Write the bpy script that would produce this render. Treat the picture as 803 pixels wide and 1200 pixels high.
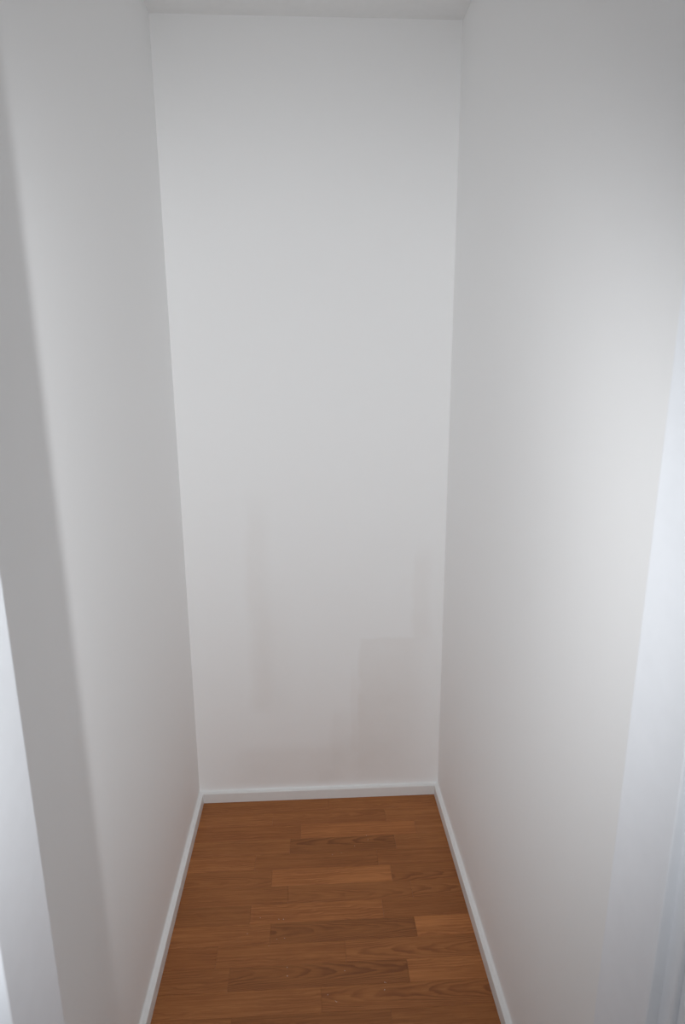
import bpy, bmesh, math, random
from mathutils import Vector, Matrix

for o in list(bpy.data.objects):
    bpy.data.objects.remove(o, do_unlink=True)
scene = bpy.context.scene
C = scene.collection

# ------------------------------------------------------------ camera
PITCH, YAW, ROLL = 0.2277, 0.0505, -0.0055
CAM = Vector((0.4266, -2.0035, 1.5428))
F_PX = 727.45
cp, sp, cy, sy = math.cos(PITCH), math.sin(PITCH), math.cos(YAW), math.sin(YAW)
FWD = Vector((sy * cp, cy * cp, -sp))
R0 = Vector((cy, -sy, 0))
U0 = R0.cross(FWD)
RGT = R0 * math.cos(ROLL) + U0 * math.sin(ROLL)
UP = U0 * math.cos(ROLL) - R0 * math.sin(ROLL)


def frame_matrix(loc, r, u, f):
    m = Matrix((r, u, -f)).transposed().to_4x4()
    m.translation = loc
    return m


cam_data = bpy.data.cameras.new('camera')
cam = bpy.data.objects.new('camera', cam_data)
C.objects.link(cam)
cam.matrix_world = frame_matrix(CAM, RGT, UP, FWD)
cam_data.sensor_fit = 'VERTICAL'
cam_data.sensor_width = 15.8
cam_data.sensor_height = 23.6
cam_data.lens = F_PX / 1200.0 * 23.6
cam_data.clip_start = 0.01
cam_data.dof.use_dof = True
cam_data.dof.focus_distance = 2.05
cam_data.dof.aperture_fstop = 3.6
scene.camera = cam

# ------------------------------------------------------------ light
world = bpy.data.worlds.new('world')
scene.world = world
world.use_nodes = True
bg = world.node_tree.nodes['Background']
bg.inputs[0].default_value = (0.95, 0.97, 1.0, 1)      # even, cool light of the room behind the camera
bg.inputs[1].default_value = 0.285

# the photographer's pop-up flash: beside the lens, as the camera is held upright
fl = bpy.data.lights.new('camera_flash', 'SPOT')
fl.energy = 40.5
fl.color = (0.972, 1.0, 1.022)
fl.shadow_soft_size = 0.0085
fl.spot_size = math.radians(95)
fl.spot_blend = 0.75
flash = bpy.data.objects.new('camera_flash', fl)
C.objects.link(flash)
flash_loc = CAM - RGT * 0.16 - FWD * 0.02
flash.matrix_world = frame_matrix(flash_loc, RGT, UP, FWD) @ Matrix.Rotation(math.radians(-1.0), 4, 'X') @ Matrix.Diagonal((1.06, 1.0, 1.0, 1.0))

vs = scene.view_settings
vs.view_transform = 'Standard'
vs.look = 'None'
vs.exposure = 0.06
vs.gamma = 1.0
vs.use_curve_mapping = False
scene.cycles.max_bounces = 12          # a white box: let the light bounce as often as it really does
scene.cycles.diffuse_bounces = 11


# ------------------------------------------------------------ materials
class NT:
    """small helper around a material's node tree"""

    def __init__(self, name, rough=0.6, spec=0.3):
        self.m = bpy.data.materials.new(name)
        self.m.use_nodes = True
        self.t = self.m.node_tree
        self.b = self.t.nodes['Principled BSDF']
        self.b.inputs['Roughness'].default_value = rough
        self.b.inputs['Specular IOR Level'].default_value = spec

    def n(self, kind, **kw):
        nd = self.t.nodes.new(kind)
        for k, v in kw.items():
            setattr(nd, k, v)
        return nd

    def put(self, sock, v):
        if isinstance(v, (int, float)):
            sock.default_value = v
        elif isinstance(v, tuple):
            sock.default_value = v
        else:
            self.t.links.new(v, sock)

    def math(self, op, a, b=0.0, c=None, clamp=False):
        nd = self.n('ShaderNodeMath', operation=op, use_clamp=clamp)
        self.put(nd.inputs[0], a)
        self.put(nd.inputs[1], b)
        if c is not None:
            self.put(nd.inputs[2], c)
        return nd.outputs[0]

    def step(self, v, lo, hi):
        nd = self.n('ShaderNodeMapRange', interpolation_type='SMOOTHSTEP')
        self.put(nd.inputs[0], v)
        nd.inputs[1].default_value = lo
        nd.inputs[2].default_value = hi
        return nd.outputs[0]

    def noise(self, vec, scale, detail=2.0, rough=0.5, dist=0.0):
        nd = self.n('ShaderNodeTexNoise')
        if vec is not None:
            self.put(nd.inputs['Vector'], vec)
        nd.inputs['Scale'].default_value = scale
        nd.inputs['Detail'].default_value = detail
        nd.inputs['Roughness'].default_value = rough
        nd.inputs['Distortion'].default_value = dist
        return nd.outputs[0]

    def mix(self, fac, a, b, blend='MIX'):
        nd = self.n('ShaderNodeMix', data_type='RGBA', blend_type=blend)
        self.put(nd.inputs[0], fac)
        self.put(nd.inputs[6], a)
        self.put(nd.inputs[7], b)
        return nd.outputs[2]

    def bump(self, h, strength, dist):
        nd = self.n('ShaderNodeBump')
        nd.inputs['Strength'].default_value = strength
        nd.inputs['Distance'].default_value = dist
        self.put(nd.inputs['Height'], h)
        self.t.links.new(nd.outputs[0], self.b.inputs['Normal'])


WALL = (0.92, 0.922, 0.922, 1)


def wall_paint(name, stains=False):
    k = NT(name, 0.75, 0.15)
    geo = k.n('ShaderNodeNewGeometry').outputs['Position']
    big = k.noise(geo, 2.2, 3.0)
    col = k.mix(k.math('MULTIPLY', big, 0.5), WALL, (0.905, 0.906, 0.905, 1))
    if stains:
        # patches of touched-up paint and old rubbing marks left on the end wall
        sep = k.n('ShaderNodeSeparateXYZ')
        k.put(sep.inputs[0], geo)
        wob = k.noise(geo, 7.0, 3.0)
        wob = k.math('MULTIPLY', k.math('SUBTRACT', wob, 0.5), 0.05)
        X = k.math('ADD', sep.outputs[0], wob)
        Z = k.math('ADD', sep.outputs[2], wob)

        def patch(x0, x1, z0, z1, sx0, sx1, sz0, sz1):
            a = k.step(X, x0 - sx0, x0 + sx0)
            b = k.math('SUBTRACT', 1.0, k.step(X, x1 - sx1, x1 + sx1))
            c = k.step(Z, z0 - sz0, z0 + sz0)
            d = k.math('SUBTRACT', 1.0, k.step(Z, z1 - sz1, z1 + sz1))
            return k.math('MULTIPLY', k.math('MULTIPLY', a, b), k.math('MULTIPLY', c, d))

        P = [
            (patch(0.585, 0.80, 0.16, 0.622, .008, .06, .12, .006), 0.55),
            (patch(0.555, 0.75, 0.16, 0.50, .008, .08, .12, .10), 0.35),
            (patch(0.487, 0.62, 0.14, 0.345, .012, .05, .08, .03), 0.35),
            (patch(0.775, 0.83, 0.62, 0.93, .012, .02, .02, .06), 0.45),
            (patch(0.205, 0.275, 0.36, 1.10, .02, .03, .05, .12), 0.42),
            (patch(0.225, 0.345, 0.36, 0.80, .03, .05, .05, .15), 0.28),
            (patch(0.14, 0.50, 0.06, 0.20, .06, .06, .02, .03), 0.50),
            (patch(0.45, 0.72, 0.06, 0.22, .06, .08, .02, .06), 0.50),
        ]
        tot = None
        for s, w in P:
            s = k.math('MULTIPLY', s, w)
            tot = s if tot is None else k.math('ADD', tot, s)
        mott = k.noise(geo, 14.0, 4.0, 0.6)
        tot = k.math('MULTIPLY', tot, k.math('MULTIPLY_ADD', mott, 0.9, 0.5), clamp=True)
        col = k.mix(tot, col, (0.855, 0.838, 0.825, 1))
    k.put(k.b.inputs['Base Color'], col)
    fine = k.noise(geo, 260.0, 2.0)
    mid = k.noise(geo, 30.0, 3.0)
    k.bump(k.math('ADD', k.math('MULTIPLY', fine, 0.35), mid), 0.10, 0.002)
    return k.m


M_WALL = wall_paint('white_wall_paint')
M_BACK = wall_paint('marked_wall_paint', True)


def plain(name, col, rough, spec, nscale=40.0, amt=0.03):
    k = NT(name, rough, spec)
    geo = k.n('ShaderNodeNewGeometry').outputs['Position']
    n1 = k.noise(geo, nscale, 3.0)
    d = tuple(c * (1 - amt * 2) for c in col[:3]) + (1,)
    k.put(k.b.inputs['Base Color'], k.mix(n1, d, col))
    k.bump(k.noise(geo, 180.0, 2.0), 0.04, 0.001)
    return k.m


M_CEIL = plain('white_ceiling_paint', (0.87, 0.87, 0.865, 1), 0.85, 0.1)
M_SKIRT = plain('white_skirting_lacquer', (0.85, 0.86, 0.86, 1), 0.38, 0.4)
M_FRAME = plain('white_frame_lacquer', (0.89, 0.915, 0.955, 1), 0.35, 0.4)
M_SLAB = plain('underlay', (0.10, 0.06, 0.04, 1), 0.9, 0.1)
M_DUST = plain('pale_dust', (0.8, 0.78, 0.73, 1), 0.8, 0.2)


def wood():
    k = NT('laminate_wood', 0.42, 0.2)
    info = k.n('ShaderNodeObjectInfo')
    tc = k.n('ShaderNodeTexCoord')
    sep = k.n('ShaderNodeSeparateXYZ')
    k.put(sep.inputs[0], tc.outputs['Object'])
    rnd = info.outputs['Random']
    off = k.math('MULTIPLY', rnd, 97.0)
    sgn = k.math('SIGN', k.math('SUBTRACT', k.math('FRACT', k.math('MULTIPLY', rnd, 13.7)), 0.5))
    x = k.math('MULTIPLY', sep.outputs[0], sgn)
    y = sep.outputs[1]

    def vec(a, b):
        cb = k.n('ShaderNodeCombineXYZ')
        k.put(cb.inputs[0], k.math('MULTIPLY', sep.outputs[0], a))
        k.put(cb.inputs[1], k.math('MULTIPLY', y, b))
        k.put(cb.inputs[2], off)
        return cb.outputs[0]

    warp = k.noise(vec(7.0, 22.0), 1.0, 3.0, 0.55)
    warp = k.math('SUBTRACT', warp, 0.5)
    warp2 = k.math('SUBTRACT', k.noise(vec(25.0, 90.0), 1.0, 2.0), 0.5)
    # cathedral figure: nested long parabolas
    yc = k.math('ADD', y, k.math('MULTIPLY', k.math('SUBTRACT', k.math('FRACT', k.math('MULTIPLY', rnd, 5.3)), 0.5), 0.03))
    par = k.math('MULTIPLY', k.math('MULTIPLY', yc, yc), 3400.0)
    cath = k.math('ADD', k.math('MULTIPLY', x, 12.0), par)
    cath = k.math('ADD', cath, k.math('ADD', k.math('MULTIPLY', warp, 3.0), k.math('MULTIPLY', warp2, 0.25)))
    # straight figure: bands running along the strip
    stra = k.math('ADD', k.math('MULTIPLY', y, 120.0), k.math('MULTIPLY', warp, 5.0))
    stra = k.math('ADD', stra, k.math('MULTIPLY', x, 2.0))

    def ring(v):
        f = k.math('FRACT', v)
        up = k.step(f, 0.15, 0.80)
        dn = k.math('SUBTRACT', 1.0, k.step(f, 0.84, 1.0))
        return k.math('MULTIPLY', up, dn)

    # grain strength: alpha of the object's own colour picks the cut of the strip (0 straight .. 1 cathedral)
    kind = info.outputs['Alpha']
    fade = k.step(k.noise(vec(6.0, 30.0), 1.0, 2.0), 0.32, 0.62)
    g_c = k.math('MULTIPLY', k.math('MULTIPLY', ring(cath), kind), k.math('MULTIPLY_ADD', fade, 0.7, 0.3))
    g_s = k.math('MULTIPLY', k.math('MULTIPLY', ring(stra), k.math('SUBTRACT', 1.0, k.math('MULTIPLY', kind, 0.7))), k.math('MULTIPLY', fade, 0.7))
    grain = k.math('MAXIMUM', g_c, g_s)
    pores = k.step(k.noise(vec(22.0, 620.0), 1.0, 3.0, 0.6), 0.38, 0.72)
    streak = k.noise(vec(4.0, 170.0), 1.0, 3.0, 0.6)
    base = k.mix(k.math('MULTIPLY', k.step(streak, 0.30, 0.68), k.math('MULTIPLY_ADD', kind, -0.35, 0.85)), (0.405, 0.163, 0.055, 1), (0.285, 0.106, 0.034, 1))
    base = k.mix(k.math('MULTIPLY', grain, 0.62), base, (0.155, 0.052, 0.021, 1))
    base = k.mix(k.math('MULTIPLY', pores, 0.34), base, (0.18, 0.064, 0.025, 1))
    base = k.mix(1.0, base, info.outputs['Color'], 'MULTIPLY')
    k.put(k.b.inputs['Base Color'], base)
    k.put(k.b.inputs['Roughness'], k.math('MULTIPLY_ADD', pores, 0.12, 0.40))
    k.bump(k.math('ADD', grain, pores), 0.05, 0.0006)
    return k.m


M_WOOD = wood()


# ------------------------------------------------------------ mesh helpers
def mesh_obj(name, verts, faces, mat, parent=None, smooth=False):
    me = bpy.data.meshes.new(name)
    me.from_pydata([tuple(v) for v in verts], [], faces)
    me.materials.append(mat)
    bm = bmesh.new()
    bm.from_mesh(me)
    bmesh.ops.recalc_face_normals(bm, faces=bm.faces)
    bm.to_mesh(me)
    bm.free()
    if smooth:
        for p in me.polygons:
            p.use_smooth = True
    o = bpy.data.objects.new(name, me)
    C.objects.link(o)
    o.parent = parent
    return o


def boxes(name, lst, mat, parent=None):
    V, Fc = [], []
    for (x0, x1, y0, y1, z0, z1) in lst:
        b = len(V)
        V += [(x0, y0, z0), (x1, y0, z0), (x1, y1, z0), (x0, y1, z0), (x0, y0, z1), (x1, y0, z1), (x1, y1, z1), (x0, y1, z1)]
        Fc += [tuple(b + i for i in f) for f in ((0, 3, 2, 1), (4, 5, 6, 7), (0, 1, 5, 4), (1, 2, 6, 5), (2, 3, 7, 6), (3, 0, 4, 7))]
    return mesh_obj(name, V, Fc, mat, parent)


def tag(o, label, cat, kind=None, group=None):
    o['label'] = label
    o['category'] = cat
    if kind:
        o['kind'] = kind
    if group:
        o['group'] = group
    return o


def sweep(name, ring_a, ring_b, mat, parent=None):
    """closed profile ring_a joined to ring_b, capped"""
    n = len(ring_a)
    V = list(ring_a) + list(ring_b)
    Fc = [(i, (i + 1) % n, n + (i + 1) % n, n + i) for i in range(n)]
    Fc += [tuple(range(n - 1, -1, -1)), tuple(range(n, 2 * n))]
    return mesh_obj(name, V, Fc, mat, parent)


# ------------------------------------------------------------ room shell
W, H = 0.8766, 2.5
YF, YH = -1.378, -1.498           # closet side and hall side of the front wall
T = 0.12
tag(boxes('wall_back', [(-T, W + T, 0, T, -0.02, H)], M_BACK),
    'white end wall with faint grey rubbed patches above the skirting', 'wall', 'structure')
tag(boxes('wall_left', [(-T, 0, YF, 0, -0.02, H)], M_WALL),
    'plain white left side wall of the narrow closet', 'wall', 'structure')
tag(boxes('wall_right', [(W, W + T, YF, 0, -0.02, H)], M_WALL),
    'plain white right side wall of the narrow closet', 'wall', 'structure')
tag(boxes('ceiling', [(-T, W + T, YH, T, H, H + 0.1)], M_CEIL),
    'flat white ceiling above the narrow closet', 'ceiling', 'structure')

XL, XR, ZH = 0.1065, 0.7890, 2.06          # clear opening of the door frame
LIN, ST = 0.034, 0.0125                               # timber thickness behind the rebate
tag(boxes('wall_front', [(-0.9, XL - ST - LIN, YH, YF, -0.02, H), (XR + ST + LIN, W + 0.9, YH, YF, -0.02, H),
                         (XL - ST - LIN, XR + ST + LIN, YH, YF, ZH + ST + LIN, H)], M_WALL),
    'white front wall around the closet doorway', 'wall', 'structure')

# ------------------------------------------------------------ floor: strips of laminate
floor = tag(boxes('floor', [(-0.9, W + 0.9, -2.75, T, -0.06, -0.0085)], M_SLAB),
            'reddish brown laminate floor of short wooden strips', 'floor', 'structure')

PITCH_Y, Y0 = 0.065, -0.0135
XMIN, XMAX = 0.0, W
# per row: cuts across the closet; per strip: tone, redness, figure (0 straight, 1 cathedral)
ROWS = {
    0: ([0.47], [(1.08, 0, .2), (1.10, 0, .1)]),
    1: ([0.271, 0.668], [(1.14, 0, .1), (1.0, .3, .7), (1.10, 0, .3)]),
    2: ([0.3706, 0.765], [(1.0, .4, .2), (1.22, .2, .1), (1.06, 0, .3)]),
    3: ([0.3355, 0.686], [(1.03, 0, .2), (0.84, .3, 1.), (1.05, 0, .2)]),
    4: ([0.2265, 0.62], [(1.12, .1, .1), (0.94, .3, .2), (0.95, .3, .3)]),
    5: ([0.283, 0.656], [(0.97, .2, .8), (1.24, .1, 0.), (0.92, .3, .9)]),
    6: ([0.335, 0.71], [(0.97, .2, .3), (0.98, .1, .8), (1.0, .1, .9)]),
    7: ([0.2285, 0.6145], [(0.94, .1, .4), (1.14, .2, 0.), (0.90, .4, .2)]),
    8: ([0.2904, 0.7009], [(1.08, .1, .1), (0.86, .3, 1.), (1.30, 0, 0.)]),
    9: ([0.15, 0.498], [(0.97, .5, .2), (1.02, .2, .2), (1.05, .1, 1.)]),
    10: ([0.1905, 0.6594], [(0.98, .2, .2), (0.88, .3, 1.), (1.20, 0, .2)]),
    11: ([0.43], [(1.06, .1, .2), (1.02, .2, 1.)]),
    12: ([0.21, 0.60], [(1.0, .2, .2), (0.90, .3, .3), (0.98, .2, .3)]),
}
rng = random.Random(4)


def strip(x0, x1, y1, y0, tone, red, fig):
    """one laminate strip, bevelled by a hair, own origin in its middle"""
    g, bv, d = 0.00012, 0.0003, 0.008
    hx, hy = (x1 - x0) / 2 - g, (y1 - y0) / 2 - g
    V = [(-hx, -hy, -d), (hx, -hy, -d), (hx, hy, -d), (-hx, hy, -d),
         (-hx, -hy, -bv), (hx, -hy, -bv), (hx, hy, -bv), (-hx, hy, -bv),
         (-hx + bv, -hy + bv, 0), (hx - bv, -hy + bv, 0), (hx - bv, hy - bv, 0), (-hx + bv, hy - bv, 0)]
    Fc = [(0, 3, 2, 1), (8, 9, 10, 11)]
    for b in (0, 4):
        for i in range(4):
            j = (i + 1) % 4
            Fc.append((b + i, b + j, b + 4 + j, b + 4 + i))
    o = mesh_obj('laminate_strip', V, Fc, M_WOOD, floor)
    o.location = ((x0 + x1) / 2, (y0 + y1) / 2, 0)
    o.color = (tone * (1 + 0.03 * red), tone * (1 - 0.05 * red), tone * (1 - 0.06 * red), fig)
    return o


r = 0
while True:
    ya, yb = Y0 - PITCH_Y * r, Y0 - PITCH_Y * (r + 1)
    if r == 0:
        ya = -0.001
    if yb < -2.7:
        break
    if r in ROWS:
        cuts, st = ROWS[r]
        xs = [XMIN + 0.001] + cuts + [XMAX - 0.001]
    else:
        lo, hi = (XMIN + 0.001, XMAX - 0.001) if yb > YF - 0.03 else (-0.55, W + 0.55)
        xs, x = [lo], lo + rng.uniform(0.12, 0.38)
        while x < hi - 0.08:
            xs.append(x)
            x += rng.uniform(0.34, 0.43)
        xs.append(hi)
        st = [(rng.uniform(0.86, 1.2), rng.uniform(0, .4), rng.choice((0, .2, .2, 1.))) for _ in xs]
    for i in range(len(xs) - 1):
        strip(xs[i], xs[i + 1], ya, yb, *st[i])
    r += 1

# ------------------------------------------------------------ skirting boards
HB, TB = 0.038, 0.0153
PROF = [(0, 0), (TB, 0), (TB, HB - 0.0022), (TB - 0.0006, HB - 0.0007), (TB - 0.0018, HB),
        (0.0042, HB), (0.0030, HB + 0.0006), (0.0012, HB + 0.0022), (0, HB + 0.0042)]
Z0 = 0.0004
tag(sweep('baseboard_left', [(d, YF, z + Z0) for d, z in PROF], [(d, -d, z + Z0) for d, z in PROF], M_SKIRT),
    'low white skirting board along the left closet wall', 'skirting board', 'structure')
tag(sweep('baseboard_right', [(W - d, YF, z + Z0) for d, z in PROF], [(W - d, -d, z + Z0) for d, z in PROF], M_SKIRT),
    'low white skirting board along the right closet wall', 'skirting board', 'structure')
tag(sweep('baseboard_back', [(d, -d, z + Z0) for d, z in PROF], [(W - d, -d, z + Z0) for d, z in PROF], M_SKIRT),
    'short white skirting board under the end wall', 'skirting board', 'structure')

# ------------------------------------------------------------ door frame in the foreground
door = bpy.data.objects.new('door_1', None)
C.objects.link(door)
door.location = ((XL + XR) / 2, (YF + YH) / 2, 0)
tag(door, 'white lacquered rebated door frame around the closet doorway', 'door frame', 'structure')


def rounded(pts, rad, seg=3):
    """round the corners of a closed polygon; rad is one radius per corner"""
    out = []
    n = len(pts)
    for i in range(n):
        p, a, b = Vector(pts[i]), Vector(pts[i - 1]), Vector(pts[(i + 1) % n])
        q = rad[i]
        if q <= 0:
            out.append(tuple(p))
            continue
        u, v = (a - p).normalized(), (b - p).normalized()
        for s in range(seg + 1):
            t = s / seg
            out.append(tuple(p + u * q * (1 - t) ** 2 + v * q * t ** 2))
    return out


YS = YF - 0.103                 # the step of the rebate
# cross-section as (depth into the jamb, y): reveal, step, rebate, front edge
JP = rounded([(0, YF - 0.0005), (0, YS), (ST, YS), (ST, YH - 0.004), (ST + LIN, YH - 0.004), (ST + LIN, YF - 0.0005)],
             [0.0012, 0.0022, 0.0012, 0.0025, 0, 0])
CS = ST + 0.006                  # casing set back a little from the frame
CP = rounded([(CS, YH - 0.0005), (CS, YH - 0.0165), (CS + 0.058, YH - 0.0145), (CS + 0.058, YH - 0.0005)],
             [0, 0.004, 0.003, 0])
CP = [(d, min(y, YH - 0.0005) if d > ST + LIN else min(y, YH - 0.0045)) for d, y in CP]


def rel(P):
    return [(x - door.location.x, y - door.location.y, z - door.location.z) for x, y, z in P]


def upright(name, prof, x_edge, s, lean, z1, slope):
    """vertical member, its profile growing away from the opening (s = -1 left, +1 right), mitred at the head"""
    lo, hi = [], []
    for d, y in prof:
        zt = z1 + d * slope
        lo.append((x_edge + s * d + lean * (0.0005 - 1.2), y, 0.0005))
        hi.append((x_edge + s * d + lean * (zt - 1.2), y, zt))
    return sweep(name, rel(lo), rel(hi), M_FRAME, door)


LEAN_L, LEAN_R = -0.006, 0.010    # the frame is a touch out of plumb
for nm, prof in (('jamb', JP), ('casing', CP)):
    upright(nm, prof, XL, -1, LEAN_L, ZH, 1.0)
    upright(nm, prof, XR, 1, LEAN_R, ZH, 1.0)
for nm, prof in (('head_jamb', JP), ('head_casing', CP)):
    a, b = [], []
    for d, y in prof:
        z = ZH + d
        a.append((XL - d + LEAN_L * (z - 1.2), y, z))
        b.append((XR + d + LEAN_R * (z - 1.2), y, z))
    sweep(nm, rel(a), rel(b), M_FRAME, door)

# ------------------------------------------------------------ crumbs of dust on the floor
SPECKS = [(0.226, -0.563), (0.258, -0.513), (0.312, -0.521), (0.325, -0.522), (0.309, -0.585), (0.33, -0.583), (0.341, -0.67),
          (0.342, -0.694), (0.288, -0.605), (0.592, -0.208), (0.596, -0.228), (0.549, -0.253), (0.474, -0.287), (0.504, -0.281),
          (0.593, -0.725), (0.591, -0.744), (0.492, -0.688), (0.446, -0.75), (0.465, -0.767)]
rs = random.Random(9)
V, Fc = [], []
for (x, y) in SPECKS:
    for q in range(rs.choice((1, 1, 2))):
        px, py = x + rs.uniform(-.004, .004) * q, y + rs.uniform(-.004, .004) * q
        a, l, w = rs.uniform(0, 6.28), rs.uniform(.0009, .0016), rs.uniform(.0005, .0009)
        b = len(V)
        for (u, v, z) in ((-l, 0, .0001), (0, -w, .0001), (l, 0, .0001), (0, w, .0001), (0, 0, .0009)):
            V.append((px + u * math.cos(a) - v * math.sin(a), py + u * math.sin(a) + v * math.cos(a), z))
        Fc += [(b, b + 1, b + 4), (b + 1, b + 2, b + 4), (b + 2, b + 3, b + 4), (b + 3, b, b + 4), (b + 3, b + 2, b + 1, b)]
tag(mesh_obj('dust_specks', V, Fc, M_DUST), 'pale specks of dust scattered on the brown floor', 'dust', 'stuff')
